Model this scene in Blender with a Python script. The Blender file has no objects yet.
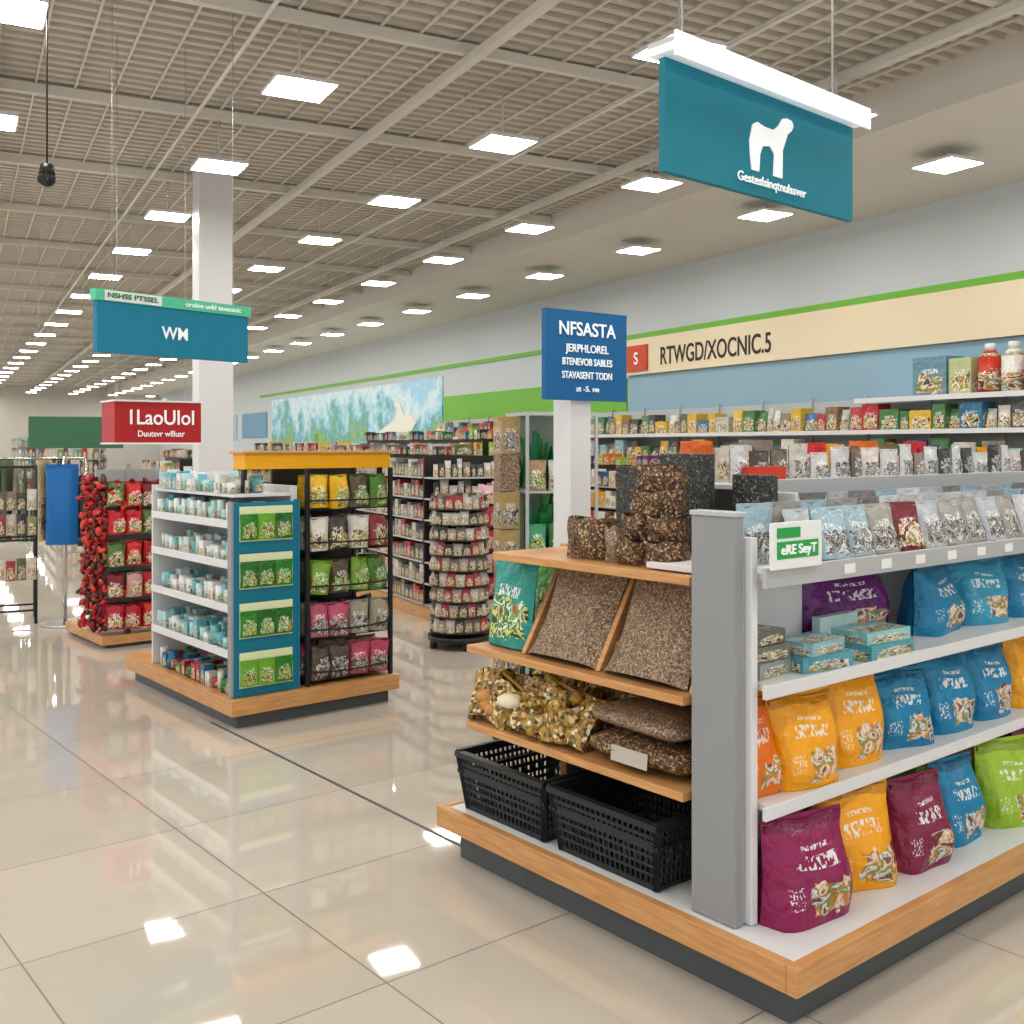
import bpy, math, random
from mathutils import Matrix, Vector
random.seed(7)
R=random.random
def U(a,b): return a+(b-a)*R()
def lin(c):
    return tuple(((v/255)/12.92 if v/255<=.04045 else ((v/255+.055)/1.055)**2.4) for v in c[:3])
MATS={}
def mat(name,c=(200,200,200),rough=.5,metal=0,emit=0,coat=0,alpha=1):
    if name in MATS: return MATS[name]
    m=bpy.data.materials.new(name); m.use_nodes=True
    b=m.node_tree.nodes['Principled BSDF']
    b.inputs['Base Color'].default_value=(*lin(c),1)
    b.inputs['Roughness'].default_value=rough; b.inputs['Metallic'].default_value=metal
    if emit:
        b.inputs['Emission Color'].default_value=(*lin(c),1); b.inputs['Emission Strength'].default_value=emit
    if coat: b.inputs['Coat Weight'].default_value=coat
    MATS[name]=m; return m
class NT:
    def __init__(s,name):
        s.m=bpy.data.materials.new(name); s.m.use_nodes=True; s.t=s.m.node_tree
        s.b=s.t.nodes['Principled BSDF']; MATS[name]=s.m
    def n(s,ty,**k):
        x=s.t.nodes.new(ty)
        for a,v in k.items(): setattr(x,a,v)
        return x
    def l(s,a,b): s.t.links.new(a,b)
    def math(s,op,a,b=None,c=None):
        x=s.n('ShaderNodeMath',operation=op)
        for i,v in enumerate((a,b,c)):
            if v is None: continue
            if isinstance(v,(int,float)): x.inputs[i].default_value=v
            else: s.l(v,x.inputs[i])
        return x.outputs[0]
    def mix(s,f,a,b,blend='MIX'):
        x=s.n('ShaderNodeMix',data_type='RGBA',blend_type=blend)
        if isinstance(f,(int,float)): x.inputs[0].default_value=f
        else: s.l(f,x.inputs[0])
        for i,v in ((6,a),(7,b)):
            if isinstance(v,tuple): x.inputs[i].default_value=(*v,1)
            else: s.l(v,x.inputs[i])
        return x.outputs[2]
    def ramp(s,f,stops,interp='LINEAR'):
        x=s.n('ShaderNodeValToRGB'); x.color_ramp.interpolation=interp
        e=x.color_ramp.elements
        while len(e)<len(stops): e.new(.5)
        for i,(p,c) in enumerate(stops):
            e[i].position=p; e[i].color=(*lin(c),1)
        s.l(f,x.inputs[0]); return x.outputs[0]
TH=math.atan(.821); PHI=math.atan(.526)
av=Vector((-math.sin(PHI),math.cos(PHI),0)); bv=Vector((math.cos(PHI),math.sin(PHI),0))
def ST(s,t,z=0): return bv*s+av*t+Vector((0,0,z))
# ------------------------------------------------------------ materials
white=mat('white_powdercoat',(222,223,224),.4)
k=NT('wood_trim'); tc=k.n('ShaderNodeTexCoord'); mp=k.n('ShaderNodeMapping'); mp.inputs['Scale'].default_value=(1.2,1.2,14)
k.l(tc.outputs['Object'],mp.inputs[0]); nz=k.n('ShaderNodeTexNoise'); nz.inputs['Scale'].default_value=5; nz.inputs['Detail'].default_value=5
k.l(mp.outputs[0],nz.inputs['Vector']); k.l(k.ramp(nz.outputs[0],[(.3,(190,138,86)),(.55,(206,156,102)),(.75,(214,168,116))]),k.b.inputs['Base Color']); k.b.inputs['Roughness'].default_value=.35
wood=k.m
dark=mat('dark_kickplate',(84,90,94),.4); black=mat('black_plastic',(38,42,48),.35)
gray=mat('gray_panel',(150,153,156),.4); lgray=mat('light_gray_metal',(190,192,193),.35,.2)
chrome=mat('chrome',(200,200,200),.2,1); blackm=mat('black_metal',(34,34,34),.4)
teal=mat('teal_sign',(0,126,146),.6); blue=mat('blue_sign',(0,100,154),.5); red=mat('red_sign',(186,34,38),.5)
yellow=mat('yellow_header',(240,176,14),.4); wtext=mat('white_lettering',(245,248,250),.5,emit=.15)
dtext=mat('dark_lettering',(50,48,42),.6); greens=mat('green_sign_strip',(90,200,160),.4)
greenp=mat('green_paint',(120,188,62),.5)
tealp=mat('teal_panel',(10,124,152),.4); pcard=mat('price_card',(235,238,236),.5); pgreen=mat('price_green',(50,165,80),.5)
cream=mat('cream_panel',(236,222,192),.5); lblue=mat('light_blue_paint',(150,184,202),.55); orange=mat('orange_icon',(205,80,34),.5)
wallm=mat('wall_paint',(204,211,214),.6); lamp=mat('lamp_diffuser',(255,252,247),.5,emit=30)
valance_glare=mat('white_valance_painted_glare',(236,244,248),.3,emit=.3)  # white valance over the hanging sign; its glare painted in as faint emission
def packaging(name,art,rough=.3,amt=.9,small=False):
    k=NT(name); at=k.n('ShaderNodeAttribute',attribute_name='Col'); uv=k.n('ShaderNodeUVMap')
    sp=k.n('ShaderNodeSeparateXYZ'); k.l(uv.outputs[0],sp.inputs[0]); u,v=sp.outputs[0],sp.outputs[1]
    seed=k.math('MULTIPLY',at.outputs['Alpha'],61.7)
    cb=k.n('ShaderNodeCombineXYZ'); k.l(k.math('MULTIPLY',u,3.2),cb.inputs[0]); k.l(k.math('MULTIPLY',v,3.6),cb.inputs[1]); k.l(seed,cb.inputs[2])
    nz=k.n('ShaderNodeTexNoise'); nz.inputs['Scale'].default_value=1.5; nz.inputs['Detail'].default_value=4; nz.inputs['Distortion'].default_value=.5; k.l(cb.outputs[0],nz.inputs['Vector'])
    artc=k.ramp(nz.outputs[0],art,'LINEAR' if not small else 'CONSTANT')
    def band(x,a,b): return k.math('MULTIPLY',k.math('GREATER_THAN',x,a),k.math('LESS_THAN',x,b))
    sh=k.math('MULTIPLY',k.math('SUBTRACT',nz.outputs[0],.5),.35)
    vv=k.math('ADD',v,sh); uu=k.math('ADD',u,sh)
    if small: am=k.math('MULTIPLY',band(vv,.08,.55),band(uu,.12,.9))
    else: am=k.math('MULTIPLY',band(vv,.1,.42),band(uu,.42,.88))
    def letters(a,b,fu,fv,u0,u1,thr):
        cb2=k.n('ShaderNodeCombineXYZ'); k.l(k.math('MULTIPLY',u,fu),cb2.inputs[0]); k.l(k.math('MULTIPLY',v,fv),cb2.inputs[1]); k.l(seed,cb2.inputs[2])
        n2=k.n('ShaderNodeTexNoise'); n2.inputs['Scale'].default_value=1.3; n2.inputs['Detail'].default_value=1; k.l(cb2.outputs[0],n2.inputs['Vector'])
        return k.math('MULTIPLY',k.math('GREATER_THAN',n2.outputs[0],thr),k.math('MULTIPLY',band(v,a,b),band(u,u0,u1)))
    tm=letters(.56,.69,20,11,.24,.76,.52)
    c=at.outputs['Color']
    if not small:
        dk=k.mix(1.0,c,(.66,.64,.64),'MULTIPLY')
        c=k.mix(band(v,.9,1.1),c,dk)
        tm=k.math('MAXIMUM',tm,letters(.74,.78,40,24,.34,.68,.5))
        tm=k.math('MAXIMUM',tm,letters(.2,.4,36,30,.12,.3,.58))
    c=k.mix(k.math('MULTIPLY',am,amt),c,artc); c=k.mix(k.math('MULTIPLY',tm,.85),c,(.85,.85,.82))
    k.l(c,k.b.inputs['Base Color']); k.b.inputs['Roughness'].default_value=rough
    n3=k.n('ShaderNodeTexNoise'); n3.inputs['Scale'].default_value=13; n3.inputs['Detail'].default_value=3; tcc=k.n('ShaderNodeTexCoord'); k.l(tcc.outputs['Object'],n3.inputs['Vector'])
    bp=k.n('ShaderNodeBump'); bp.inputs['Strength'].default_value=.75; bp.inputs['Distance'].default_value=.035; k.l(n3.outputs[0],bp.inputs['Height']); k.l(bp.outputs[0],k.b.inputs['Normal'])
    return k.m
pkb=packaging('large_bag_print',[(0,(50,70,50)),(.38,(120,60,40)),(.44,(240,235,220)),(.5,(215,140,60)),(.55,(90,130,60)),(.6,(240,240,235)),(.66,(60,64,70)),(.72,(160,60,60))],.24)
pk=packaging('printed_packaging',[(0,(50,70,60)),(.36,(120,60,50)),(.42,(235,230,215)),(.5,(200,150,60)),(.56,(90,140,70)),(.62,(230,232,228)),(.7,(60,80,110))],small=True)
pkd=packaging('clear_pack_goods',[(0,(50,50,52)),(.38,(160,150,140)),(.44,(80,74,70)),(.5,(220,220,215)),(.56,(100,90,82)),(.62,(190,186,180)),(.7,(70,76,84))],.2,small=True)
pkg=packaging('green_snack_print',[(0,(20,70,30)),(.38,(220,215,120)),(.44,(60,120,40)),(.5,(240,240,235)),(.54,(120,170,50)),(.62,(200,60,50)),(.7,(30,60,30))],small=True)
flat=NT('plain_coloured'); a_=flat.n('ShaderNodeAttribute',attribute_name='Col'); flat.l(a_.outputs['Color'],flat.b.inputs['Base Color']); flat.b.inputs['Roughness'].default_value=.4; flatm=flat.m
def seedmat(name,stops,scale=95,rough=.4):
    k=NT(name); tc=k.n('ShaderNodeTexCoord'); vo=k.n('ShaderNodeTexVoronoi'); vo.inputs['Scale'].default_value=scale; k.l(tc.outputs['Object'],vo.inputs['Vector'])
    sp=k.n('ShaderNodeSeparateXYZ'); k.l(vo.outputs['Color'],sp.inputs[0])
    k.l(k.ramp(sp.outputs[0],stops),k.b.inputs['Base Color']); k.b.inputs['Roughness'].default_value=rough
    n3=k.n('ShaderNodeTexNoise'); n3.inputs['Scale'].default_value=11; k.l(tc.outputs['Object'],n3.inputs['Vector'])
    bp=k.n('ShaderNodeBump'); bp.inputs['Strength'].default_value=.5; bp.inputs['Distance'].default_value=.02; k.l(k.math('ADD',n3.outputs[0],k.math('MULTIPLY',vo.outputs[0],.25)),bp.inputs['Height']); k.l(bp.outputs[0],k.b.inputs['Normal'])
    return k.m
seedm=seedmat('seed_mix',[(0,(84,64,48)),(.4,(132,106,84)),(.7,(158,134,110)),(1,(196,178,150))],200)
seedd=seedmat('dark_seed_mix',[(0,(34,28,26)),(.5,(90,64,44)),(.8,(140,104,68)),(1,(205,176,130))],150)
snackm=seedmat('dried_snack_mix',[(0,(60,52,24)),(.3,(130,96,40)),(.5,(196,148,62)),(.7,(132,124,52)),(.85,(214,180,110)),(1,(236,226,200))],75,.25)
slabm=seedmat('speckled_slab',[(0,(34,38,38)),(.6,(58,62,60)),(.9,(96,98,92)),(1,(150,150,140))],160)
class B:
    def __init__(s): s.v=[];s.f=[];s.mi=[];s.c=[];s.uv=[];s.sm=[];s.ml=[]
    def mid(s,m):
        if m not in s.ml: s.ml.append(m)
        return s.ml.index(m)
    def face(s,idx,m,c,uv,sm=False):
        s.f.append(idx); s.mi.append(s.mid(m)); s.c.append(c); s.uv.append(uv); s.sm.append(sm)
    def hexa(s,P,m,c=(1,1,1,0)):
        b=len(s.v); s.v+= [tuple(p) for p in P]
        q=((0,0),(1,0),(1,1),(0,1))
        for f in ((0,1,5,4),(1,2,6,5),(2,3,7,6),(3,0,4,7),(4,5,6,7),(3,2,1,0)):
            s.face([b+i for i in f],m,c,q)
    def box(s,x0,x1,y0,y1,z0,z1,m,c=(1,1,1,0)):
        s.hexa([(x0,y0,z0),(x1,y0,z0),(x1,y1,z0),(x0,y1,z0),(x0,y0,z1),(x1,y0,z1),(x1,y1,z1),(x0,y1,z1)],m,c)
    def obox(s,M,w,d,h,m,c=(1,1,1,0)):
        s.hexa([M@Vector(p) for p in ((-w/2,-d/2,0),(w/2,-d/2,0),(w/2,d/2,0),(-w/2,d/2,0),(-w/2,-d/2,h),(w/2,-d/2,h),(w/2,d/2,h),(-w/2,d/2,h))],m,c)
    def bar(s,p,q,w,m,h=None,c=(1,1,1,0)):
        p=Vector(p);q=Vector(q);d=(q-p); L=d.length
        M=Matrix.Translation(p)@d.to_track_quat('Z','Y').to_matrix().to_4x4()
        s.obox(M,w,h or w,L,m,c)
    def cyl(s,p,q,r,m,r2=None,n=12,c=(1,1,1,0)):
        p=Vector(p);q=Vector(q);d=q-p;r2=r if r2 is None else r2
        M=Matrix.Translation(p)@d.to_track_quat('Z','Y').to_matrix().to_4x4(); b=len(s.v)
        for zz,rr in ((0,r),(d.length,r2)):
            for i in range(n):
                a=2*math.pi*i/n; s.v.append(tuple(M@Vector((rr*math.cos(a),rr*math.sin(a),zz))))
        for i in range(n):
            j=(i+1)%n; s.face([b+i,b+j,b+n+j,b+n+i],m,c,((i/n,0),((i+1)/n,0),((i+1)/n,1),(i/n,1)),True)
        s.face([b+n+i for i in range(n)],m,c,[(0.5,0.95)]*n); s.face([b+n-1-i for i in range(n)],m,c,[(.5,.95)]*n)
    def ball(s,M,r,m,c=(1,1,1,0),nu=10,nv=6):
        b=len(s.v)
        for j in range(nv+1):
            t=math.pi*j/nv
            for i in range(nu+1):
                a=2*math.pi*i/nu; s.v.append(tuple(M@Vector((r*math.sin(t)*math.cos(a),r*math.sin(t)*math.sin(a),r*math.cos(t)))))
        for j in range(nv):
            for i in range(nu):
                k0=b+j*(nu+1)+i; s.face([k0,k0+nu+1,k0+nu+2,k0+1],m,c,((i/nu,1-j/nv),(i/nu,1-(j+1)/nv),((i+1)/nu,1-(j+1)/nv),((i+1)/nu,1-j/nv)),True)
    def loaf(s,M,w,d,h,m,c=(1,1,1,0),e=.28):
        b=len(s.v);nu,nv=24,10
        def sg(x,e): return math.copysign(abs(x)**e,x)
        ph=R()*6
        for j in range(nv+1):
            t=-math.pi/2+math.pi*j/nv
            for i in range(nu+1):
                a=2*math.pi*(i+.5)/nu
                x=sg(math.cos(t),.5)*sg(math.cos(a),e)*w/2; y=sg(math.cos(t),.5)*sg(math.sin(a),e)*d/2
                ed=1-.45*max(abs(2*x/w),abs(2*y/d))**3
                z=sg(math.sin(t),.7)*h/2*ed*(1+.12*math.sin(x*30+ph)*math.cos(y*25+ph)); s.v.append(tuple(M@Vector((x,y,z+h/2))))
        for j in range(nv):
            for i in range(nu):
                k0=b+j*(nu+1)+i; s.face([k0,k0+1,k0+nu+2,k0+nu+1],m,c,((i/nu,j/nv),((i+1)/nu,j/nv),((i+1)/nu,(j+1)/nv),(i/nu,(j+1)/nv)),True)
    def bag(s,M,w,h,d,m,c,nu=8,nv=8,full=.0,seal=True):
        ph=R()*6
        for sd in (-1,1):
            b=len(s.v)
            for j in range(nv+1):
                v=j/nv
                for i in range(nu+1):
                    u=i/nu
                    e=max(0,1-abs(2*u-1)**6)**.5
                    pr=(1-(1-full)*v**2.2*.96)*(.82+.18*math.sin(min(1,v*2.5)*math.pi/2))
                    t=d/2*e*pr*(1+.12*math.sin(7*v+5*u+ph))
                    x=(u-.5)*w*(1-.06*math.sin(math.pi*v))
                    s.v.append(tuple(M@Vector((x,sd*(t+.0015),v*h+.006*math.sin(9*u+ph)*v))))
            for j in range(nv):
                for i in range(nu):
                    k0=b+j*(nu+1)+i
                    q=[k0,k0+1,k0+nu+2,k0+nu+1]; uv=[(i/nu,j/nv),((i+1)/nu,j/nv),((i+1)/nu,(j+1)/nv),(i/nu,(j+1)/nv)]
                    if sd>0: q=q[::-1];uv=uv[::-1]
                    s.face(q,m,c,uv,True)
        if seal: s.obox(M@Matrix.Translation((0,0,h*.985)),w*.98,.004,h*.06,flatm,c)
    def poly(s,pts,y0,y1,m,c=(1,1,1,0)):
        b=len(s.v);n=len(pts)
        for y in (y0,y1):
            for p in pts: s.v.append((p[0],y,p[1]))
        s.face([b+i for i in range(n)],m,c,[(0,0)]*n); s.face([b+n+n-1-i for i in range(n)],m,c,[(0,0)]*n)
        for i in range(n):
            j=(i+1)%n; s.face([b+j,b+i,b+n+i,b+n+j],m,c,[(0,0)]*4)
    def make(s,name,loc=(0,0,0),rz=0,parent=None,bevel=0):
        me=bpy.data.meshes.new(name); me.from_pydata(s.v,[],s.f)
        for m in s.ml: me.materials.append(m)
        me.polygons.foreach_set('material_index',s.mi); me.polygons.foreach_set('use_smooth',s.sm)
        ca=me.color_attributes.new('Col','FLOAT_COLOR','CORNER'); uvl=me.uv_layers.new(name='UVMap')
        cc=[];uu=[]
        for c,uv in zip(s.c,s.uv):
            for q in uv: cc+=[c[0],c[1],c[2],c[3] if len(c)>3 else 0]; uu+=[q[0],q[1]]
        ca.data.foreach_set('color',cc); uvl.data.foreach_set('uv',uu); me.update()
        o=bpy.data.objects.new(name,me); bpy.context.collection.objects.link(o)
        o.location=loc; o.rotation_euler=(0,0,rz)
        if parent: o.parent=parent
        if bevel:
            bm=o.modifiers.new('bevel','BEVEL'); bm.width=bevel; bm.segments=2; bm.limit_method='ANGLE'
        return o
def col(c,j=0):
    l=lin(c); f=1+U(-j,j); return (l[0]*f,l[1]*f,l[2]*f,R())
def T(x,y,z,rz=0,rx=0,ry=0): return Matrix.Translation((x,y,z))@Matrix.Rotation(rz,4,'Z')@Matrix.Rotation(rx,4,'X')@Matrix.Rotation(ry,4,'Y')
def text(body,parent,x,y,z,size,m,width=None,name='lettering',ext=.002):
    cu=bpy.data.curves.new(name,'FONT'); cu.body=body; cu.size=size; cu.align_x='CENTER'; cu.align_y='CENTER'; cu.extrude=ext; cu.offset=size*.012
    cu.materials.append(m); o=bpy.data.objects.new(name,cu); bpy.context.collection.objects.link(o)
    o.location=(x,y,z); o.rotation_euler=(math.pi/2,0,0)
    if width:
        bpy.context.view_layer.update(); o.scale=(width/max(o.dimensions.x,.01),1,1)
    o.parent=parent; return o
PAL=[(200,40,50),(240,170,30),(60,130,70),(30,120,160),(230,230,225),(120,50,120),(110,80,60),(210,200,180),(20,90,130),(150,190,60),(60,60,66),(220,110,40)]
TEALW=[(225,232,230),(170,212,214),(110,180,190),(230,230,228),(200,214,208)]
DK=[(80,72,66),(110,98,88),(140,130,118),(64,66,70),(200,195,188),(160,60,60),(215,205,195),(110,116,76)]
# ------------------------------------------------------------ ROOM
W0=Vector((5.79,11.89,0)); SR=W0.dot(bv); T0=W0.dot(av); TB=66; SL=-9; TF=-5
def quad_room(name,p0,p1,z0,z1,thick,m):
    b=B(); d=(p1-p0); L=d.length; b.box(0,L,0,thick,z0,z1,m); return b.make(name,p0,math.atan2(d.y,d.x))
k=NT('floor_tile'); tc=k.n('ShaderNodeTexCoord'); vr=k.n('ShaderNodeVectorRotate',rotation_type='Z_AXIS'); vr.inputs['Angle'].default_value=-TH; k.l(tc.outputs['Object'],vr.inputs['Vector'])
c_,s_=math.cos(TH),math.sin(TH); x0=.76*c_+2.8*s_; y0=-.76*s_+2.8*c_
sp=k.n('ShaderNodeSeparateXYZ'); k.l(vr.outputs[0],sp.inputs[0])
TS=.81
gx=k.math('DIVIDE',k.math('SUBTRACT',sp.outputs[0],x0+.14-.81*30),TS); gy=k.math('DIVIDE',k.math('SUBTRACT',sp.outputs[1],y0+1.78-.81*30),TS)
def ln(g): 
    f=k.math('FRACT',g); return k.math('GREATER_THAN',k.math('ABSOLUTE',k.math('SUBTRACT',f,.5)),.5-.0036)
gm=k.math('MAXIMUM',ln(gx),ln(gy))
cb=k.n('ShaderNodeCombineXYZ'); k.l(k.math('FLOOR',gx),cb.inputs[0]); k.l(k.math('FLOOR',gy),cb.inputs[1]); wn=k.n('ShaderNodeTexWhiteNoise'); k.l(cb.outputs[0],wn.inputs['Vector'])
nz=k.n('ShaderNodeTexNoise'); nz.inputs['Scale'].default_value=1.6; nz.inputs['Detail'].default_value=6; k.l(tc.outputs['Object'],nz.inputs['Vector'])
f=k.math('ADD',k.math('MULTIPLY',wn.outputs[0],.35),k.math('MULTIPLY',nz.outputs[0],.65))
base=k.mix(f,lin((186,178,166)),lin((210,201,189))); k.l(k.mix(gm,base,lin((118,110,100))),k.b.inputs['Base Color'])
k.l(k.math('ADD',k.math('MULTIPLY',gm,.4),k.math('ADD',.02,k.math('MULTIPLY',nz.outputs[0],.02))),k.b.inputs['Roughness']); k.b.inputs['IOR'].default_value=1.7
b=B(); P=[ST(SL,TF),ST(SR,TF),ST(SR,TB),ST(SL,TB)]
b.hexa([p-Vector((0,0,.1)) for p in P]+P,k.m); b.make('floor')
deck=mat('ceiling_deck',(206,199,188),.5); joistm=mat('joist_paint',(222,218,210),.5); sof=mat('soffit_paint',(222,218,211),.6)
b=B(); pitch=.17; n=int((TB-TF)/pitch); SE=7.75
vs=[]
for i in range(n):
    t=TF+i*pitch
    for dt,z in ((0,5.0),(.06,5.0),(.075,5.085),(.145,5.085),(.16,5.0)): vs.append((t+dt,z))
vs.append((TB,5.0))
for (t,z) in vs:
    b.v.append(tuple(ST(SL,t,z))); b.v.append(tuple(ST(SE,t,z)))
for i in range(len(vs)-1): b.face([2*i,2*i+1,2*i+3,2*i+2],deck,(1,1,1,0),((0,0),(1,0),(1,1),(0,1)))
b.make('ceiling')
b=B(); b.box(SE,SR,TF,TB,4.6,5.14,sof); b.make('ceiling_soffit',(0,0,0),PHI)
b=B()
# fine cross wires under the deck (open grid), main beams, and conduits
for i in range(int((SE-SL)/.34)):
    s=SL+.1+i*.34; b.box(s,s+.018,TF,TB-.1,4.975,4.995,joistm)
for i in range(25):
    t=-3+i*2.75
    b.box(SL,SE-.01,t-.035,t+.035,4.88,4.97,joistm)
for s in (-7,-3.4,.2,3.8,6.9):
    b.box(s-.04,s+.04,TF,TB,4.8,4.87,joistm)
for s in (-5.2,-1.6,2.0,5.4): b.cyl((s,TF,4.76),(s,TB,4.76),.018,joistm)
b.make('ceiling_joists',(0,0,0),PHI)
quad_room('wall_right',ST(SR,TB),ST(SR,TF),0,5.1,.15,wallm)
quad_room('wall_back',ST(SL,TB),ST(SR,TB),0,5.1,.15,mat('wall_back_paint',(205,202,194),.6))
b=B(); LL=TB-TF; b.box(0,LL,0,.15,0,.35,wallm); b.box(0,LL,0,.15,4.5,5.1,wallm)
for i in range(24): b.box(i*LL/23-.05,i*LL/23+.05,0,.12,.35,4.5,lgray)
b.box(0,LL,.02,.1,2.4,2.48,lgray)
b.make('wall_left_light_openings',ST(SL,TF),math.atan2(av.y,av.x))  # unseen left wall, shaped with added openings so world light comes in
WR=-(math.pi/2-PHI)
def wallbox(name,t0,t1,z0,z1,m,th=.02,off=0):
    b=B(); b.box(-t1,-t0,-th-off,-off-.001,z0,z1,m); return b.make(name,W0,WR)
wallbox('trim_1',-12,34,3.48,3.57,greenp,.03)
wallbox('trim_2',7.95,16,2.18,2.8,greenp,.03)
wallbox('trim_3',-12,7.9,1.2,2.83,lblue,.02)
wallbox('trim_4',7.95,16,1.0,2.17,lblue,.02)
sg=wallbox('wall_sign_panel',-12,7.9,2.84,3.47,cream,.09)
text('RTWGD/XOCNIC.5',sg,-5.45,-.095,3.1,.42,dtext,2.75)
b=B(); b.box(-7.85,-7.2,-.13,-.091,2.9,3.35,orange); ic=b.make('icon_plate',(0,0,0),0,sg)
text('S',sg,-7.5,-.14,3.11,.3,wtext)
k=NT('mural_print'); tc=k.n('ShaderNodeTexCoord'); nz=k.n('ShaderNodeTexNoise'); nz.inputs['Scale'].default_value=.42; nz.inputs['Detail'].default_value=10; nz.inputs['Roughness'].default_value=.74; k.l(tc.outputs['Object'],nz.inputs['Vector'])
sp=k.n('ShaderNodeSeparateXYZ'); k.l(tc.outputs['Object'],sp.inputs[0])
h=k.math('MULTIPLY',k.math('SUBTRACT',sp.outputs[2],2.2),.14)
k.l(k.ramp(k.math('ADD',nz.outputs[0],h),[(.28,(50,130,60)),(.38,(90,170,80)),(.44,(160,200,110)),(.48,(90,170,170)),(.53,(150,212,230)),(.6,(225,242,248)),(.7,(150,212,240)),(.8,(240,248,252))]),k.b.inputs['Base Color']); k.b.inputs['Roughness'].default_value=.35
mu=wallbox('wall_mural',16.1,32.2,1.3,3.3,k.m,.04)
b=B()
mw=mat('mural_white',(240,238,228),.5)
b.poly([(-20.6,1.95),(-18.2,1.9),(-17.7,2.2),(-18.2,2.45),(-18.6,2.4),(-18.9,2.75),(-19.2,2.85),(-19.35,2.7),(-19.1,2.6),(-19.3,2.3)],-.06,-.045,mw)
b.make('mural_animal',(0,0,0),0,mu)
wallbox('wall_poster',33,37,1.9,2.9,mat('poster_blue',(110,160,190),.4),.04)
wallbox('wall_poster',38,43,1.8,2.9,mat('poster_pale',(170,200,215),.4),.04)
# ------------------------------------------------------------ ceiling lights
A=Vector((-1.3,2.35,0)); Bv=Vector((1.62,1.55,0)); O=Vector((-.086,9.98,0))
b=B()
for n in range(-6,24):
    for m_ in range(-12,8):
        p=O+A*n+Bv*m_; s=p.dot(bv); t=p.dot(av)
        if s<-7.5 or s>SR-.7 or t<-2.5 or t>TB-1: continue
        M=T(p.x,p.y,4.45,PHI)
        b.obox(M@Matrix.Translation((0,0,.004)),.5,.5,.03,white)
        k0=len(b.v); b.v+=[tuple(M@Vector(q)) for q in ((-.235,-.235,0),(-.235,.235,0),(.235,.235,0),(.235,-.235,0))]
        b.face([k0,k0+1,k0+2,k0+3],lamp,(1,1,1,0),((0,0),(1,0),(1,1),(0,1)))
        top=4.6 if s>SE else 4.99
        b.cyl((p.x,p.y,4.48),(p.x,p.y,top),.009,joistm,n=5)
b.make('ceiling_light_panels')
b=B(); b.box(-.2,.2,-.2,.2,0,5.0,white); b.box(-.22,.22,-.22,.22,0,.12,lgray); b.make('structural_column',(-3.62,12.7,0),PHI)
# ------------------------------------------------------------ FRONT GONDOLA
G=Vector((.76,2.8,0))
b=B()
XE=3.1
b.box(.07,XE-.05,.07,1.2,0,.12,dark); b.box(.07,.6,1.2,1.6,0,.12,dark)
b.box(0,XE,0,.035,.12,.2,wood); b.box(0,.035,.036,1.66,.12,.2,wood); b.box(.036,.62,1.625,1.66,.12,.2,wood)
b.box(.036,XE,.036,1.25,.121,.197,white); b.box(.036,.62,1.251,1.624,.121,.197,white)
b.box(.06,.10,.255,.42,.2,1.39,gray); b.box(.111,.14,.235,.275,.2,1.33,white); b.box(.101,.11,.26,.41,.2,1.37,lgray)
b.box(.055,.112,.25,.425,1.39,1.405,lgray)
b.box(.62,XE,.66,.69,.2,1.44,white)
b.box(.112,.62,.42,.434,.2,1.2,white)
b.box(.606,.62,.435,.66,.2,1.44,white)
def sh(z,th,y0=.2):
    b.box(.152,.605,y0,.419,z-th,z,white); b.box(.621,XE,y0,.655,z-th,z,white); b.box(.605,.621,y0,.419,z-th,z,white)
for z in (.9,.55):
    sh(z,.022); b.box(.112,XE,.185,.199,z-.035,z+.006,white)
sh(1.225,.025); b.box(.11,XE,.185,.199,1.185,1.245,lgray)
b.box(.112,.605,.435,.655,1.205,1.225,white)
for x in (1.15,2.2): b.box(x,x+.03,.62,.66,.2,1.2,lgray)
b.box(.6,XE,.66,1.2,1.441,1.46,white); b.box(.6,XE,.645,.659,1.42,1.475,lgray)
b.box(.6,XE,1.17,1.2,.2,1.44,white)
for z in (.5,.8,1.1): b.box(.62,XE,.8,1.165,z,z+.02,white)
ebk=mat('endcap_back',(170,140,104),.5)
b.box(.57,.6,.67,1.5,.2,1.2,ebk)
b.box(.07,.56,.436,1.40,1.172,1.2,wood)
b.box(.04,.56,.436,1.52,.812,.84,wood)
b.box(.04,.56,.436,1.52,.522,.55,wood)
b.box(.5,.56,1.46,1.5,.2,1.2,wood)
for y in (.437,.85,1.235):
    b.hexa([(.09,y,.841),(.5,y,.841),(.5,y+.022,.841),(.09,y+.022,.841),(.28,y,1.17),(.5,y,1.17),(.5,y+.022,1.17),(.28,y+.022,1.17)],wood)
gf=b.make('gondola_shelf_unit',G,TH,bevel=.003)
b=B(); b.box(.12,.36,.168,.18,1.24,1.375,pcard); b.box(.14,.34,.1655,.1675,1.27,1.32,pgreen); b.box(.14,.25,.1655,.1675,1.33,1.36,pgreen); b.box(.12,.36,.18,.2,1.245,1.25,pcard)
o=b.make('price_card_holder',(0,0,0),0,gf)
text('eRE SeyT',o,.24,.163,1.295,.04,wtext,.17)
b=B()
for i in range(12): b.box(.5+i*.21,.56+i*.21,.181,.184,1.2,1.23,pcard)
b.make('price_labels',(0,0,0),0,gf)
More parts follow.
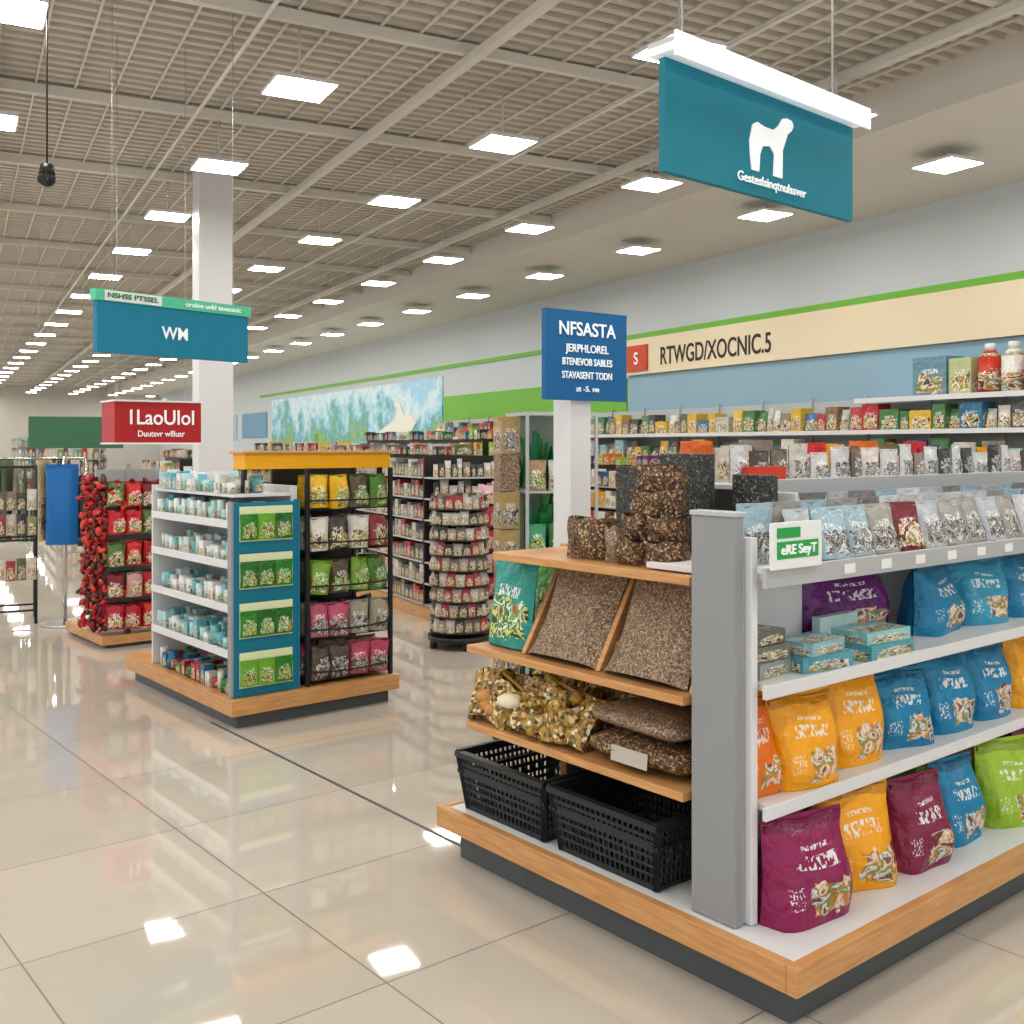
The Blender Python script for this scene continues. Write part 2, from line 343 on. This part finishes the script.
def basket(name,loc,rz,w=.38,d=.42,h=.2):
    b=B(); fl=.03
    def cor(z,k=0):
        f=fl*(1-z/h)+k; return [Vector((-w/2+f,-d/2+f,z)),Vector((w/2-f,-d/2+f,z)),Vector((w/2-f,d/2-f,z)),Vector((-w/2+f,d/2-f,z))]
    b.obox(T(0,0,0),w-2*fl,d-2*fl,.012,black)
    for z,tk in ((.01,.02),(.05,.01),(.08,.01),(.11,.01),(.145,.03),(.175,.012),(h-.008,.02)):
        c=cor(z)
        for i in range(4):
            q,r=c[i],c[(i+1)%4]; dd=(r-q).normalized()*tk*.4
            b.bar(q-dd,r+dd,.012 if z<h-.02 else .03,black,h=tk) if abs((r-q).x)<1e-4 else b.bar(q-dd,r+dd,tk,black,h=.012 if z<h-.02 else .03)
    c0,c1=cor(.005),cor(h-.01)
    for i in range(4):
        j=(i+1)%4
        for s in range(21):
            f=s/20
            b.bar(c0[i].lerp(c0[j],f),c1[i].lerp(c1[j],f),.009 if 0<s<20 else .022,black)
            if s<20 and s%2==0: b.bar(c0[i].lerp(c0[j],f).lerp(c1[i].lerp(c1[j],f),.2),c0[i].lerp(c0[j],f+.05).lerp(c1[i].lerp(c1[j],f+.05),.7),.008,black)
    return b.make(name,loc,rz)
def gl(x,y,z): return G+Vector((x*c_-y*s_,x*s_+y*c_,z))
basket('shopping_basket',gl(.29,.80,.198),TH,.48,.5,.22)
basket('shopping_basket',gl(.29,1.335,.198),TH,.48,.5,.22)
H=math.pi/2
b=B()
MAG=(142,22,84); OR=(240,168,14); DO=(228,116,12); TE=(20,130,172); LG=(158,192,50); PU=(116,38,104); MR=(132,30,72)
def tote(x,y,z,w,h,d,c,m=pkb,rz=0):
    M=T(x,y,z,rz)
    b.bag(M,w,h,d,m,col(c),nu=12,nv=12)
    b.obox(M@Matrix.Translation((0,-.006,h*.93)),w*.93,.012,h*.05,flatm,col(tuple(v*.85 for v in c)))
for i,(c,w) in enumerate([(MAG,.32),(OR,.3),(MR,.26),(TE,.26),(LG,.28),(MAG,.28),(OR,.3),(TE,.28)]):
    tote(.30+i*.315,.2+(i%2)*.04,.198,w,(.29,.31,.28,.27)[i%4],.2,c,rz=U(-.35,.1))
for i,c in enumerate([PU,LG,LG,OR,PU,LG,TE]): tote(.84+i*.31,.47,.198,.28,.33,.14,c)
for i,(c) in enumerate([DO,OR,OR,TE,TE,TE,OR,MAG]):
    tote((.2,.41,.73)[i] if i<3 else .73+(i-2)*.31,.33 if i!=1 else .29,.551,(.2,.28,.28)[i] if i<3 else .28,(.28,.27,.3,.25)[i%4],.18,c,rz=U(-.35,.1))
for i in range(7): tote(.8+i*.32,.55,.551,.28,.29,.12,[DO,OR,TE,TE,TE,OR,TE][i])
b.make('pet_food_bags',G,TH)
b=B()
for (x,y,z,w,d,h,c,rz) in [(.26,.33,.901,.18,.13,.045,(150,160,155),.1),(.26,.33,.948,.17,.12,.045,(120,120,110),-.05),(.26,.34,.995,.16,.12,.04,(110,112,104),.1),
    (.47,.28,.901,.22,.14,.05,(90,160,175),-.15),(.47,.28,.952,.2,.12,.04,(150,190,195),.1),
    (.8,.27,.901,.28,.15,.05,(90,165,175),.05),(.79,.27,.952,.24,.14,.04,(150,205,205),-.05),(.72,.36,.901,.22,.03,.13,(190,215,215),0)]:
    b.obox(T(x,y,z,rz),w,d,h,pk,col(c))
tote(.93,.5,.901,.56,.27,.22,(112,36,120))
for i,(c) in enumerate([TE,(60,160,190),TE,PU,TE]):
    tote(1.37+i*.33,.38,.901,.3,.25,.19,c,rz=U(-.3,.1))
b.make('treat_boxes',G,TH)
b=B()
for r,y,n in ((0,.29,17),(1,.39,17),(2,.5,17)):
    for i in range(n):
        c=random.choice([(195,196,198),(160,158,152),(130,130,130),(210,216,218),(180,186,192),(160,184,196)])
        if i==5 and r==0: c=(120,26,36)
        if r==0 and i==0: continue
        if r==2 and i<3: continue
        b.bag(T(.3+i*.155+U(-.01,.01),y,1.226,U(-.3,.1),-.28 if r==0 else .1),.145,.17+.015*r,.05,pkd if c[0]!=120 else pk,col(c))
b.make('small_pet_treat_pouches',G,TH)
b=B(); x=.65
while x<XE-.1:
    w=U(.07,.14); h=U(.1,.14)
    b.bag(T(x+w/2,.75,1.461,U(-.1,.1)),w*.95,h,.05,pkd,col(random.choice(DK+[(205,205,205)]*5)),nu=5,nv=5)
    if R()<.8: b.obox(T(x+w/2,.95,1.461),w*.9,.08,h*1.15,pk,col(random.choice(DK+PAL)))
    x+=w+.005
b.obox(T(.8,.72,1.461),.22,.05,.06,flatm,col((210,70,40)))
b.make('aquarium_supply_packs',G,TH)
b=B()
for y in (.655,1.045):
    b.bag(T(.125,y,.842,-H,-.4),.36,.36,.1,seedm,col((140,110,80)),full=.6,seal=False)
    b.bag(T(.1,y,.842,-H,-.6),.37,.12,.07,seedm,col((140,110,80)),full=.6,seal=False)
b.make('bird_seed_sack',G,TH)
b=B()
b.bag(T(.14,1.38,.842,-H,-.12),.25,.33,.08,pkg,col((40,150,140)))
b.bag(T(.30,1.38,.842,-H,-.1),.22,.3,.08,pkg,col((120,190,90)))
b.make('fish_food_bag',G,TH)
b=B(); VT=[(150,124,54),(206,164,70),(232,222,196),(100,104,50),(180,150,80),(190,140,70)]
for r in range(3):
    for i in range(7):
        y=1.0+i*.078
        b.bag(T(.1+.12*r,y,.556,-H+U(-.5,.5),U(-.7,-.1),U(-.35,.35)),.17,U(.14,.2),.1,snackm,col((200,160,70)),full=.5)
for i in range(40):
    b.ball(T(U(.07,.2),U(.97,1.49),.56+U(.02,.14),U(0,3),U(0,3))@Matrix.Diagonal((1.5,1,.7,1)),U(.02,.038),snackm if i%2 else flatm,col(random.choice(VT)),nu=8,nv=5)
for i in range(4): b.bag(T(.12,1.03+i*.13,.58,-H+U(-.3,.3),-.3,U(-.3,.3)),.08,.09,.03,pkg,col((225,225,215)))
b.make('dried_snack_bags',G,TH)
b=B()
b.loaf(T(.23,.68,.551,.03),.34,.44,.11,seedd); b.loaf(T(.23,.69,.655,-.04),.32,.42,.09,seedm)
b.obox(T(.057,.68,.575,-H,-.1),.16,.003,.05,flatm,col((190,186,176)))
b.make('nut_mix_bags',G,TH)
b=B()
b.bag(T(.2,1.0,1.202,-H,-.06),.2,.14,.12,seedd,col((120,90,60)),full=.85,seal=False)
b.bag(T(.2,.86,1.202,-H,-.03),.08,.12,.1,seedm,col((120,90,60)),full=.85,seal=False)
for lv,(n_,w_) in enumerate([(2,.13),(2,.115),(1,.2),(1,.17)]):
    for i in range(n_): b.bag(T(.2+.015*lv,.71+(i-(n_-1)/2)*w_,1.202+.082*lv,-H+U(-.1,.1),-.03),w_,.082,.13,seedd,col((120,90,60)),full=.9,seal=False)
b.make('granola_seed_packs',G,TH)
b=B()
b.box(.42,.46,.66,.88,1.227,1.57,slabm); b.box(.44,.48,.95,1.12,1.202,1.52,slabm); b.box(.5,.53,.45,.62,1.227,1.5,slabm)
b.make('dark_litter_slabs',(G.x,G.y,0),TH,bevel=.004)
b=B(); b.box(.13,.143,1.67,4.1,0.0005,.003,dark); b.make('trim_floor_joint',G,TH)
# ------------------------------------------------------------ LEFT GONDOLA
Q=Vector((-1.56,5.85,0))
b=B()
b.box(.05,1.06,.05,1.65,0,.08,dark)
b.box(0,1.11,0,.03,.08,.17,wood); b.box(0,.03,.031,1.7,.08,.17,wood); b.box(1.08,1.11,.031,1.7,.08,.17,wood); b.box(.031,1.079,.031,1.7,.09,.168,wood)
b.box(.03,.44,.06,.1,.17,1.27,tealp); b.box(.02,.035,.055,.105,.17,1.28,gray); b.box(.435,.45,.055,.105,.17,1.28,tealp)
b.box(.42,.46,.11,1.32,.17,1.36,white)
b.box(.04,.42,1.3,1.32,.17,1.34,white)
b.box(.0301,.4,.101,.115,.17,1.25,white)
for z in (1.16,.93,.68,.42): b.box(.04,.419,.116,1.3,z-.02,z,white); b.box(.03,.04,.105,1.3,z-.035,z+.012,white)
b.box(.06,.419,.105,1.3,1.3,1.32,white)
for x in (.5,1.08):
    for y in (.06,.5): b.box(x-.012,x+.012,y-.012,y+.012,.17,1.46,blackm)
b.box(.5,1.08,.5,.51,.17,1.46,blackm)
for z in (.2,.45,.71,.97,1.22):
    b.box(.5,1.08,.07,.5,z-.01,z,blackm)
    pr=None
    for i in range(9):
        f=i/8; p=(.5+.58*f,.06-.07*math.sin(math.pi*f),z+.05)
        if pr: b.bar(pr,p,.01,blackm)
        pr=p
b.box(.12,1.1,.09,.25,1.46,1.55,yellow); b.box(.1,1.12,.07,.27,1.55,1.565,wood)
for x in (.14,1.06): b.box(x,x+.02,.15,.19,1.3,1.459,blackm)
b.make('display_gondola',Q,TH,bevel=.002)
b=B()
for z in (.2,.45,.71,.97,1.22):
    for r in range(2):
        for i in range(4):
            pal={.2:[(190,170,140),(90,80,70),(190,80,110)],.45:[(190,90,120),(70,60,60),(170,160,140)],.71:[(120,160,50),(80,120,50),(90,80,60)],.97:[(215,210,200),(150,60,60),(80,74,66)],1.22:[(225,180,30),(90,130,50),(90,80,60)]}[z]
            b.bag(T(.585+i*.14,.1+.13*r,z+.002,U(-.35,.35),U(-.1,.15),U(-.1,.1)),.145,.19,.11,pkg if z in(.71,1.22) else pkd if z<.5 else pk,col(random.choice(pal)),full=.3)
b.make('hanging_snack_bags',Q,TH)
b=B()
for z in (.22,.5,.78,1.05):
    b.box(.07,.4,.052,.058,z,z+.2,flatm,col((225,232,190)))
    for i in range(3): b.bag(T(.125+i*.108,.045,z+.01),.11,.14,.02,pkg,col(random.choice([(50,130,40),(110,170,50),(40,110,40)])))
b.make('leafy_treat_posters',Q,TH)
b=B()
for z in (1.321,1.161,.931,.681,.421,.17):
    for x in (.08,.16,.24):
        y=.14
        while y<1.22:
            w=U(.05,.09); h=U(.06,.12)
            pal=TEALW if z>.2 else [(170,40,50),(50,120,60),(40,110,150),(220,220,215)]
            if R()<.5: b.cyl((x,y+w/2,z+.002),(x,y+w/2,z+h),w*.4,pk,n=8,c=col(random.choice(pal)))
            else: b.obox(T(x,y+w/2,z+.001),.06,w*.9,h,pk,col(random.choice(pal)))
            y+=w+.004
b.make('supplement_tubs',Q,TH)
def unit(loc,rz,L=4,W=1.0,Ht=1.5,pal=PAL,shelfm=blackm,rows=5,name='aisle_shelf_unit',goods='shelf_goods',sz=.12,basem=wood):
    b=B(); b.box(0,W,0,L,0,.1,basem); b.box(W/2-.02,W/2+.02,.3,L,.1,Ht,shelfm)
    b.box(.06,W-.06,.28,.3,.1,Ht,shelfm)
    zs=[.12+(Ht-.12)*i/rows for i in range(rows)]
    for z in zs:
        b.box(.05,W/2-.021,.31,L,z-.015,z,lgray); b.box(W/2+.021,W-.05,.31,L,z-.015,z,lgray)
        b.box(.06,W-.06,.03,.279,z-.015,z,lgray)
    o=b.make(name,loc,rz)
    g=B(); gap=(Ht-.12)/rows
    for z in zs+[Ht]:
        y=.35
        while y<L-.1:
            w=U(.7,1.3)*sz; h=gap*U(.55,.85)
            c=col(random.choice(pal))
            if z==Ht:
                if R()<.5: g.box(W/2-.1,W/2+.1,y,y+w*.94,z+.001,z+h*.7,pk,c)
            else:
                for sx,wd in ((.08,.16),(W-.24,.16)): g.box(sx,sx+wd,y,y+w*.94,z+.001,z+h,pk,c)
            y+=w
        x=.08
        while x<W-.15 and z<Ht:
            w=U(.7,1.3)*sz*.8; h=gap*U(.5,.85); g.bag(T(x+w/2,.12,z+.001),w*.95,h,.07,pk,col(random.choice(pal)),nu=4,nv=4); x+=w
    g.make(goods,(0,0,0),0,o)
LT=[(215,215,210),(190,180,160),(170,50,50),(100,150,170),(220,190,80),(110,140,70),(120,100,80),(70,70,70)]
unit((-.74,9.5,0),PHI,4.5,1.15,1.5,DK+[(180,60,60),(200,200,195)],rows=7,sz=.09)
unit((-4.6,14.5,0),PHI,4,1.0,1.4,LT,blackm)
unit((-2.9,16,0),PHI,6,1.0,1.5,LT,lgray)
unit((-9.6,22,0),PHI,4,1.0,1.6,LT,lgray)
unit((-13,30,0),PHI,6,1.0,1.7,LT,blackm)
unit((-.4,17,0),PHI,7,1.0,1.7,PAL)
unit((2.3,10.2,0),PHI,4,1.0,1.35,PAL)
unit((-17,36,0),PHI,6,3.0,1.9,LT,lgray)
b=B(); g=B()
b.box(-15.5,9,-.55,-.04,0,.14,lgray); b.box(-15.5,9,-.06,-.04,.14,2.2,mat('shelf_back',(190,196,196),.5))
for x in [-15.5+1.02*i for i in range(25)]: b.box(x-.015,x+.015,-.09,-.061,.14,2.25,lgray)
zs=(.15,.55,.95,1.35,1.78)
for z in zs: b.box(-15.5,9,-.55,-.095,z-.025,z,white); b.box(-15.5,9,-.56,-.551,z-.045,z+.01,white)
wsu=b.make('wall_shelf_unit',W0,WR)
for z in zs:
    x=-15.4
    while x<8.8:
        w=U(.12,.34); h=U(.2,.34)
        pal=PAL+[(225,225,215)]*3 if z<1.3 else [(220,218,205),(190,195,185),(80,130,80),(80,80,80),(220,180,60),(190,60,60),(150,190,190),(140,120,90),(60,120,155),(110,100,90)]
        if x+w>8.9: break
        if R()<.45: g.bag(T(x+w/2,-.45,z+.001),w*.94,h,.14,pk,col(random.choice(pal)),nu=5,nv=5)
        else: g.box(x,x+w*.94,-.52,-.3,z+.001,z+h,pk,col(random.choice(pal)))
        x+=w
g.make('shelf_goods',(0,0,0),0,wsu)
b=B(); b.box(-2.0,9,-.55,-.095,2.155,2.18,white); b.box(-2,9,-.56,-.551,2.13,2.19,white)
b.box(-1.1,-.62,-.52,-.2,2.181,2.64,pk,col((110,150,165))); b.box(-.6,-.3,-.5,-.2,2.181,2.6,pk,col((190,200,150)))
for i in range(4):
    xx=-.12+i*.3; c=col([(200,60,30),(220,225,215),(200,50,30),(230,170,40)][i])
    b.cyl((xx,-.4,2.181),(xx,-.4,2.58),.13,pk,n=14,c=c); b.cyl((xx,-.4,2.58),(xx,-.4,2.66),.13,pk,r2=.06,n=14,c=c); b.cyl((xx,-.4,2.66),(xx,-.4,2.74),.06,white,n=10)
b.make('supplement_bottles',(0,0,0),0,wsu)
def spinner(name,loc,Ht,Rr,pal,tiers,sz,m=pk):
    b=B(); b.cyl((0,0,.05),(0,0,Ht),.03,blackm); b.cyl((0,0,.06),(0,0,.1),Rr,blackm,n=20)
    for i in range(4):
        a=i*H+.4; b.cyl((Rr*.85*math.cos(a),Rr*.85*math.sin(a),.0),(Rr*.85*math.cos(a),Rr*.85*math.sin(a),.06),.03,blackm)
    zt=[.14+(Ht-.14)*i/tiers for i in range(tiers)]
    for z in zt: b.cyl((0,0,z-.01),(0,0,z),Rr*.95,blackm,n=20)
    o=b.make(name,loc,0); g=B(); gap=(Ht-.14)/tiers
    for z in zt:
        n=int(2*math.pi*Rr/sz)
        for i in range(n):
            a=2*math.pi*i/n+z; g.bag(T(Rr*.85*math.cos(a),Rr*.85*math.sin(a),z+.001,a+H),sz*.95,gap*U(.7,.95),.05,m,col(random.choice(pal)),nu=4,nv=5)
    g.make('rack_goods',(0,0,0),0,o)
spinner('spinner_rack',(-.42,8.35,0),1.22,.25,[(110,100,90),(160,150,140),(160,60,60),(70,64,60),(190,185,175)],9,.08)
spinner('spinner_rack',(-.12,9.0,0),1.3,.2,[(190,60,90),(220,180,190),(150,50,60)],6,.1)
b=B(); w=.2
for sx in (-1,1):
    for sy in (-1,1): b.box(sx*w-.008,sx*w+.008,sy*.18-.008,sy*.18+.008,0,1.76,lgray)
for z in (.1,.6,1.0,1.35): b.box(-w,w,-.18,.18,z-.012,z,lgray)
b.box(-w,w,.17,.18,.1,1.76,mat('case_back',(170,186,176),.4))
b.box(-w-.01,w+.01,-.19,.19,1.76,1.78,lgray)
cs=b.make('glass_display_case',(.22,5.9,0),.3)
g=B()
for z in (.1,.6,1.0,1.35):
    for i in range(3):
        g.bag(T(-.13+i*.13,-.12,z+.001),.12,.16,.07,pkg,col(random.choice([(60,150,110),(200,205,200),(60,120,60),(170,140,110)])))
    for i in range(46):
        p=Vector((U(-.17,.17),U(-.06,.12),z+.01)); q=p+Vector((U(-.08,.08),U(-.1,.05),U(.18,.32)))
        q.x=max(-.19,min(.19,q.x))
        g.bar(p,q,.03,flatm,h=.004,c=col(random.choice([(40,130,60),(90,170,70),(30,120,90),(60,150,80)])))
g.make('aquarium_plants',(0,0,0),0,cs)
b=B()
for i in range(8): b.obox(T(0,0,.12+.205*i,U(-.06,.06)),.11,.11,.2,seedm if i%3==0 else pkd,col((175,150,105)))
b.cyl((0,0,0),(0,0,.12),.08,blackm); b.make('stacked_chew_boxes',(-.03,5.75,0),.4)
# ------------------------------------------------------------ red toy rack
b=B(); b.box(0,.62,0,.95,.03,.1,wood); b.box(.04,.58,.04,.9,0,.03,dark); b.box(.29,.33,.3,.34,.1,1.45,lgray); b.box(.05,.57,.31,.33,.15,1.4,lgray)
for z in (.15,.4,.65,.9,1.12): b.box(.04,.58,.06,.31,z-.01,z,lgray)
rr=b.make('toy_display_rack',(-3.2,8.2,0),TH)
g=B(); RP=[(190,25,40),(170,20,40),(200,40,40),(90,120,60),(200,160,150),(120,15,30)]
for z in (.15,.4,.65,.9,1.12):
    for r in range(2):
        for i in range(4):
            g.bag(T(.11+i*.135,.02+.12*r,z+.001,U(-.5,.5),U(-.1,.2)),.14,.18,.12,pk,col(random.choice(RP)),full=.4)
for i in range(900):
    z=U(.13,1.34); side=random.choice((0,0,1,2))
    x=(U(-.03,.05),U(.56,.62),U(.05,.55))[side]; y=U(.02,.5) if side<2 else U(-.03,.05)
    if side==2 and (z*4)%1<.75 and z<1.1: continue
    g.ball(T(x,y,z,U(0,3),U(0,3))@Matrix.Diagonal((1,.8,1.5,1)),U(.012,.028),flatm,col(random.choice([(170,18,34),(200,40,46),(110,12,26),(215,80,60),(90,60,40)])),nu=6,nv=4)
g.make('red_plush_toys',(0,0,0),0,rr)
def hung(x,y,rot,w,z0,z1,d,m,ztop=4.99,rods=(.1,.9)):
    b=B(); b.box(0,w,0,d,z0,z1,m)
    for f in rods: b.cyl((w*f,d/2,z1),(w*f,d/2,ztop),.003,lgray,n=5)
    return b,(x,y,0),rot
b,l,r=hung(-3.18,8.4,math.radians(35),.7,1.62,1.95,.4,red); b.box(-.01,.71,-.01,.41,1.95,1.965,pcard); b.box(-.01,.71,-.01,.41,1.605,1.62,pcard)
o=b.make('hanging_red_sign',l,r); text('1LaoUIoI',o,.37,-.006,1.82,.17,wtext,.52); text('Duutsvr wlllusr',o,.37,-.006,1.69,.07,wtext,.38)
b,l,r=hung(-2.885,7.3,math.radians(51.5),1.28,2.25,2.68,.05,mat('bright_blue_sign',(0,130,162),.55)); b.box(-.02,1.3,-.012,.062,2.61,2.69,greens); b.box(.05,.5,-.016,-.012,2.615,2.685,pcard)
o=b.make('hanging_teal_sign',l,r); text('WM',o,.62,-.006,2.42,.13,wtext,.22); text('oruioe unkl tnveoicic',o,.95,-.018,2.65,.05,wtext,.5)
text('NSHSS PTSSEL',o,.27,-.02,2.65,.05,mat('sign_green_text',(20,120,80)),.4)
LR=math.atan2(.9,1.007)
b=B(); b.box(0,1.35,0,.03,2.645,3.08,teal)
b.box(-.02,1.39,-.06,.07,3.09,3.12,valance_glare); b.box(-.02,1.39,-.07,-.06,3.065,3.16,valance_glare); b.box(-.02,1.39,-.06,.07,3.121,3.14,lgray)
for x in (.12,1.2): b.cyl((x,.015,3.14),(x,.015,4.99),.005,lgray,n=6)
dog=[(0,0),(.04,0),(.045,.08),(.06,.12),(.1,.13),(.125,.1),(.12,0),(.17,0),(.172,.13),(.19,.18),(.2,.21),(.225,.235),(.235,.26),(.225,.28),(.195,.285),(.17,.275),(.145,.235),(.12,.21),(.07,.21),(.03,.222),(.005,.205),(-.012,.13),(-.008,.07)]
b.poly([(.55+x*1.3,2.745+z*.93) for x,z in dog],-.006,-.001,wtext)
o=b.make('hanging_pet_sign',(.583,4.0,0),LR); text('Gesteslsinqtnulssver',o,.7,-.006,2.705,.055,wtext,.5)
b=B(); b.box(0,.487,-.03,0,1.80,2.2,blue); b.box(.17,.29,.001,.12,0,2.15,white); b.box(.13,.33,-.04,.16,0,.03,lgray)
o=b.make('aisle_sign_post',(.13,4.6,0),math.radians(38))
for t_,z,s,w in (('NFSASTA',2.115,.085,.34),('JERPHLOREL',2.03,.05,.26),('BTENEVOB SABLES',1.97,.045,.3),('STAVASENT TODN',1.91,.045,.3),('zt -5. ne',1.85,.035,.14)): text(t_,o,.24,-.034,z,s,wtext,w)
b=B(); b.cyl((0,0,3.45),(0,0,4.99),.006,blackm,n=6); b.ball(T(0,0,3.38),.06,blackm); b.cyl((0,0,3.4),(0,0,3.47),.055,blackm,r2=.04); b.cyl((0,-.02,3.36),(.02,-.12,3.34),.03,blackm)
b.make('security_camera',(-3.1,7.0,0))
b=B()
for x in (0,1.3):
    b.cyl((x,0,.03),(x,0,1.45),.018,chrome); b.bar((x,-.3,.03),(x,.3,.03),.03,chrome)
b.cyl((0,0,1.45),(1.3,0,1.45),.015,chrome); b.cyl((0,0,.9),(1.3,0,.9),.01,chrome)
o=b.make('garment_rack',(-6.0,11.3,0),.3); g=B()
for i in range(14):
    c=random.choice([(205,195,165),(110,130,110),(90,90,90),(215,210,200),(150,125,100),(170,180,160)])
    g.bag(T(.1+i*.085,0,.55,H+U(-.3,.3)),.4,.85,.07,pkd if i%3==0 else flatm,col(c))
g.make('hanging_garments',(0,0,0),0,o)
b=B()
for x in (0,.5):
    for y in (0,.4): b.cyl((x,y,0),(x,y,1.42),.014,blackm,n=8)
for z in (.12,.75,1.4):
    for y in (0,.4): b.bar((0,y,z),(.5,y,z),.016,blackm)
    for x in (0,.5): b.bar((x,0,z),(x,.4,z),.016,blackm)
for i in range(6): b.bar((.04+i*.085,0,1.25),(.04+i*.085,-.1,1.25),.008,blackm)
o=b.make('wire_display_stand',(-4.72,9.2,0),.45); g=B()
for z in (.8,1.02,.4):
    for i in range(6): g.bag(T(.04+i*.085,U(-.09,-.02),z,U(-.3,.3)),.08,U(.15,.2),.03,pk,col(random.choice(DK+[(150,140,90),(90,120,80)])),nu=4,nv=4)
g.make('hanging_leads',(0,0,0),0,o)
b=B(); b.cyl((0,0,0),(0,0,1.5),.02,chrome); b.cyl((0,0,0),(0,0,.02),.2,chrome,n=20); b.bag(T(0,-.06,.72,.2),.28,.68,.14,flatm,col((10,110,180)),full=.4); b.bag(T(.2,.04,.7,.6),.2,.6,.1,flatm,col((50,55,50)),full=.4)
b.make('pet_coat_stand',(-3.98,9.35,0))
b,l,r=hung(-7.6,16.5,.3,1.4,1.55,2.05,.08,mat('screen_green',(60,110,80),.3)); b.make('hanging_screen',l,r)
cam=bpy.data.cameras.new('camera'); co=bpy.data.objects.new('camera',cam); bpy.context.collection.objects.link(co)
co.location=(0,0,1.6); co.rotation_euler=(H,0,0); cam.sensor_width=36; cam.lens=1050/1024*36; cam.shift_y=-67/1024; cam.clip_end=200
bpy.context.scene.camera=co
w=bpy.data.worlds.new('world'); bpy.context.scene.world=w; w.use_nodes=True
w.node_tree.nodes['Background'].inputs[0].default_value=(.97,.98,1,1); w.node_tree.nodes['Background'].inputs[1].default_value=1.1
vs_=bpy.context.scene.view_settings
vs_.view_transform='Standard'; vs_.exposure=.1; vs_.gamma=.9
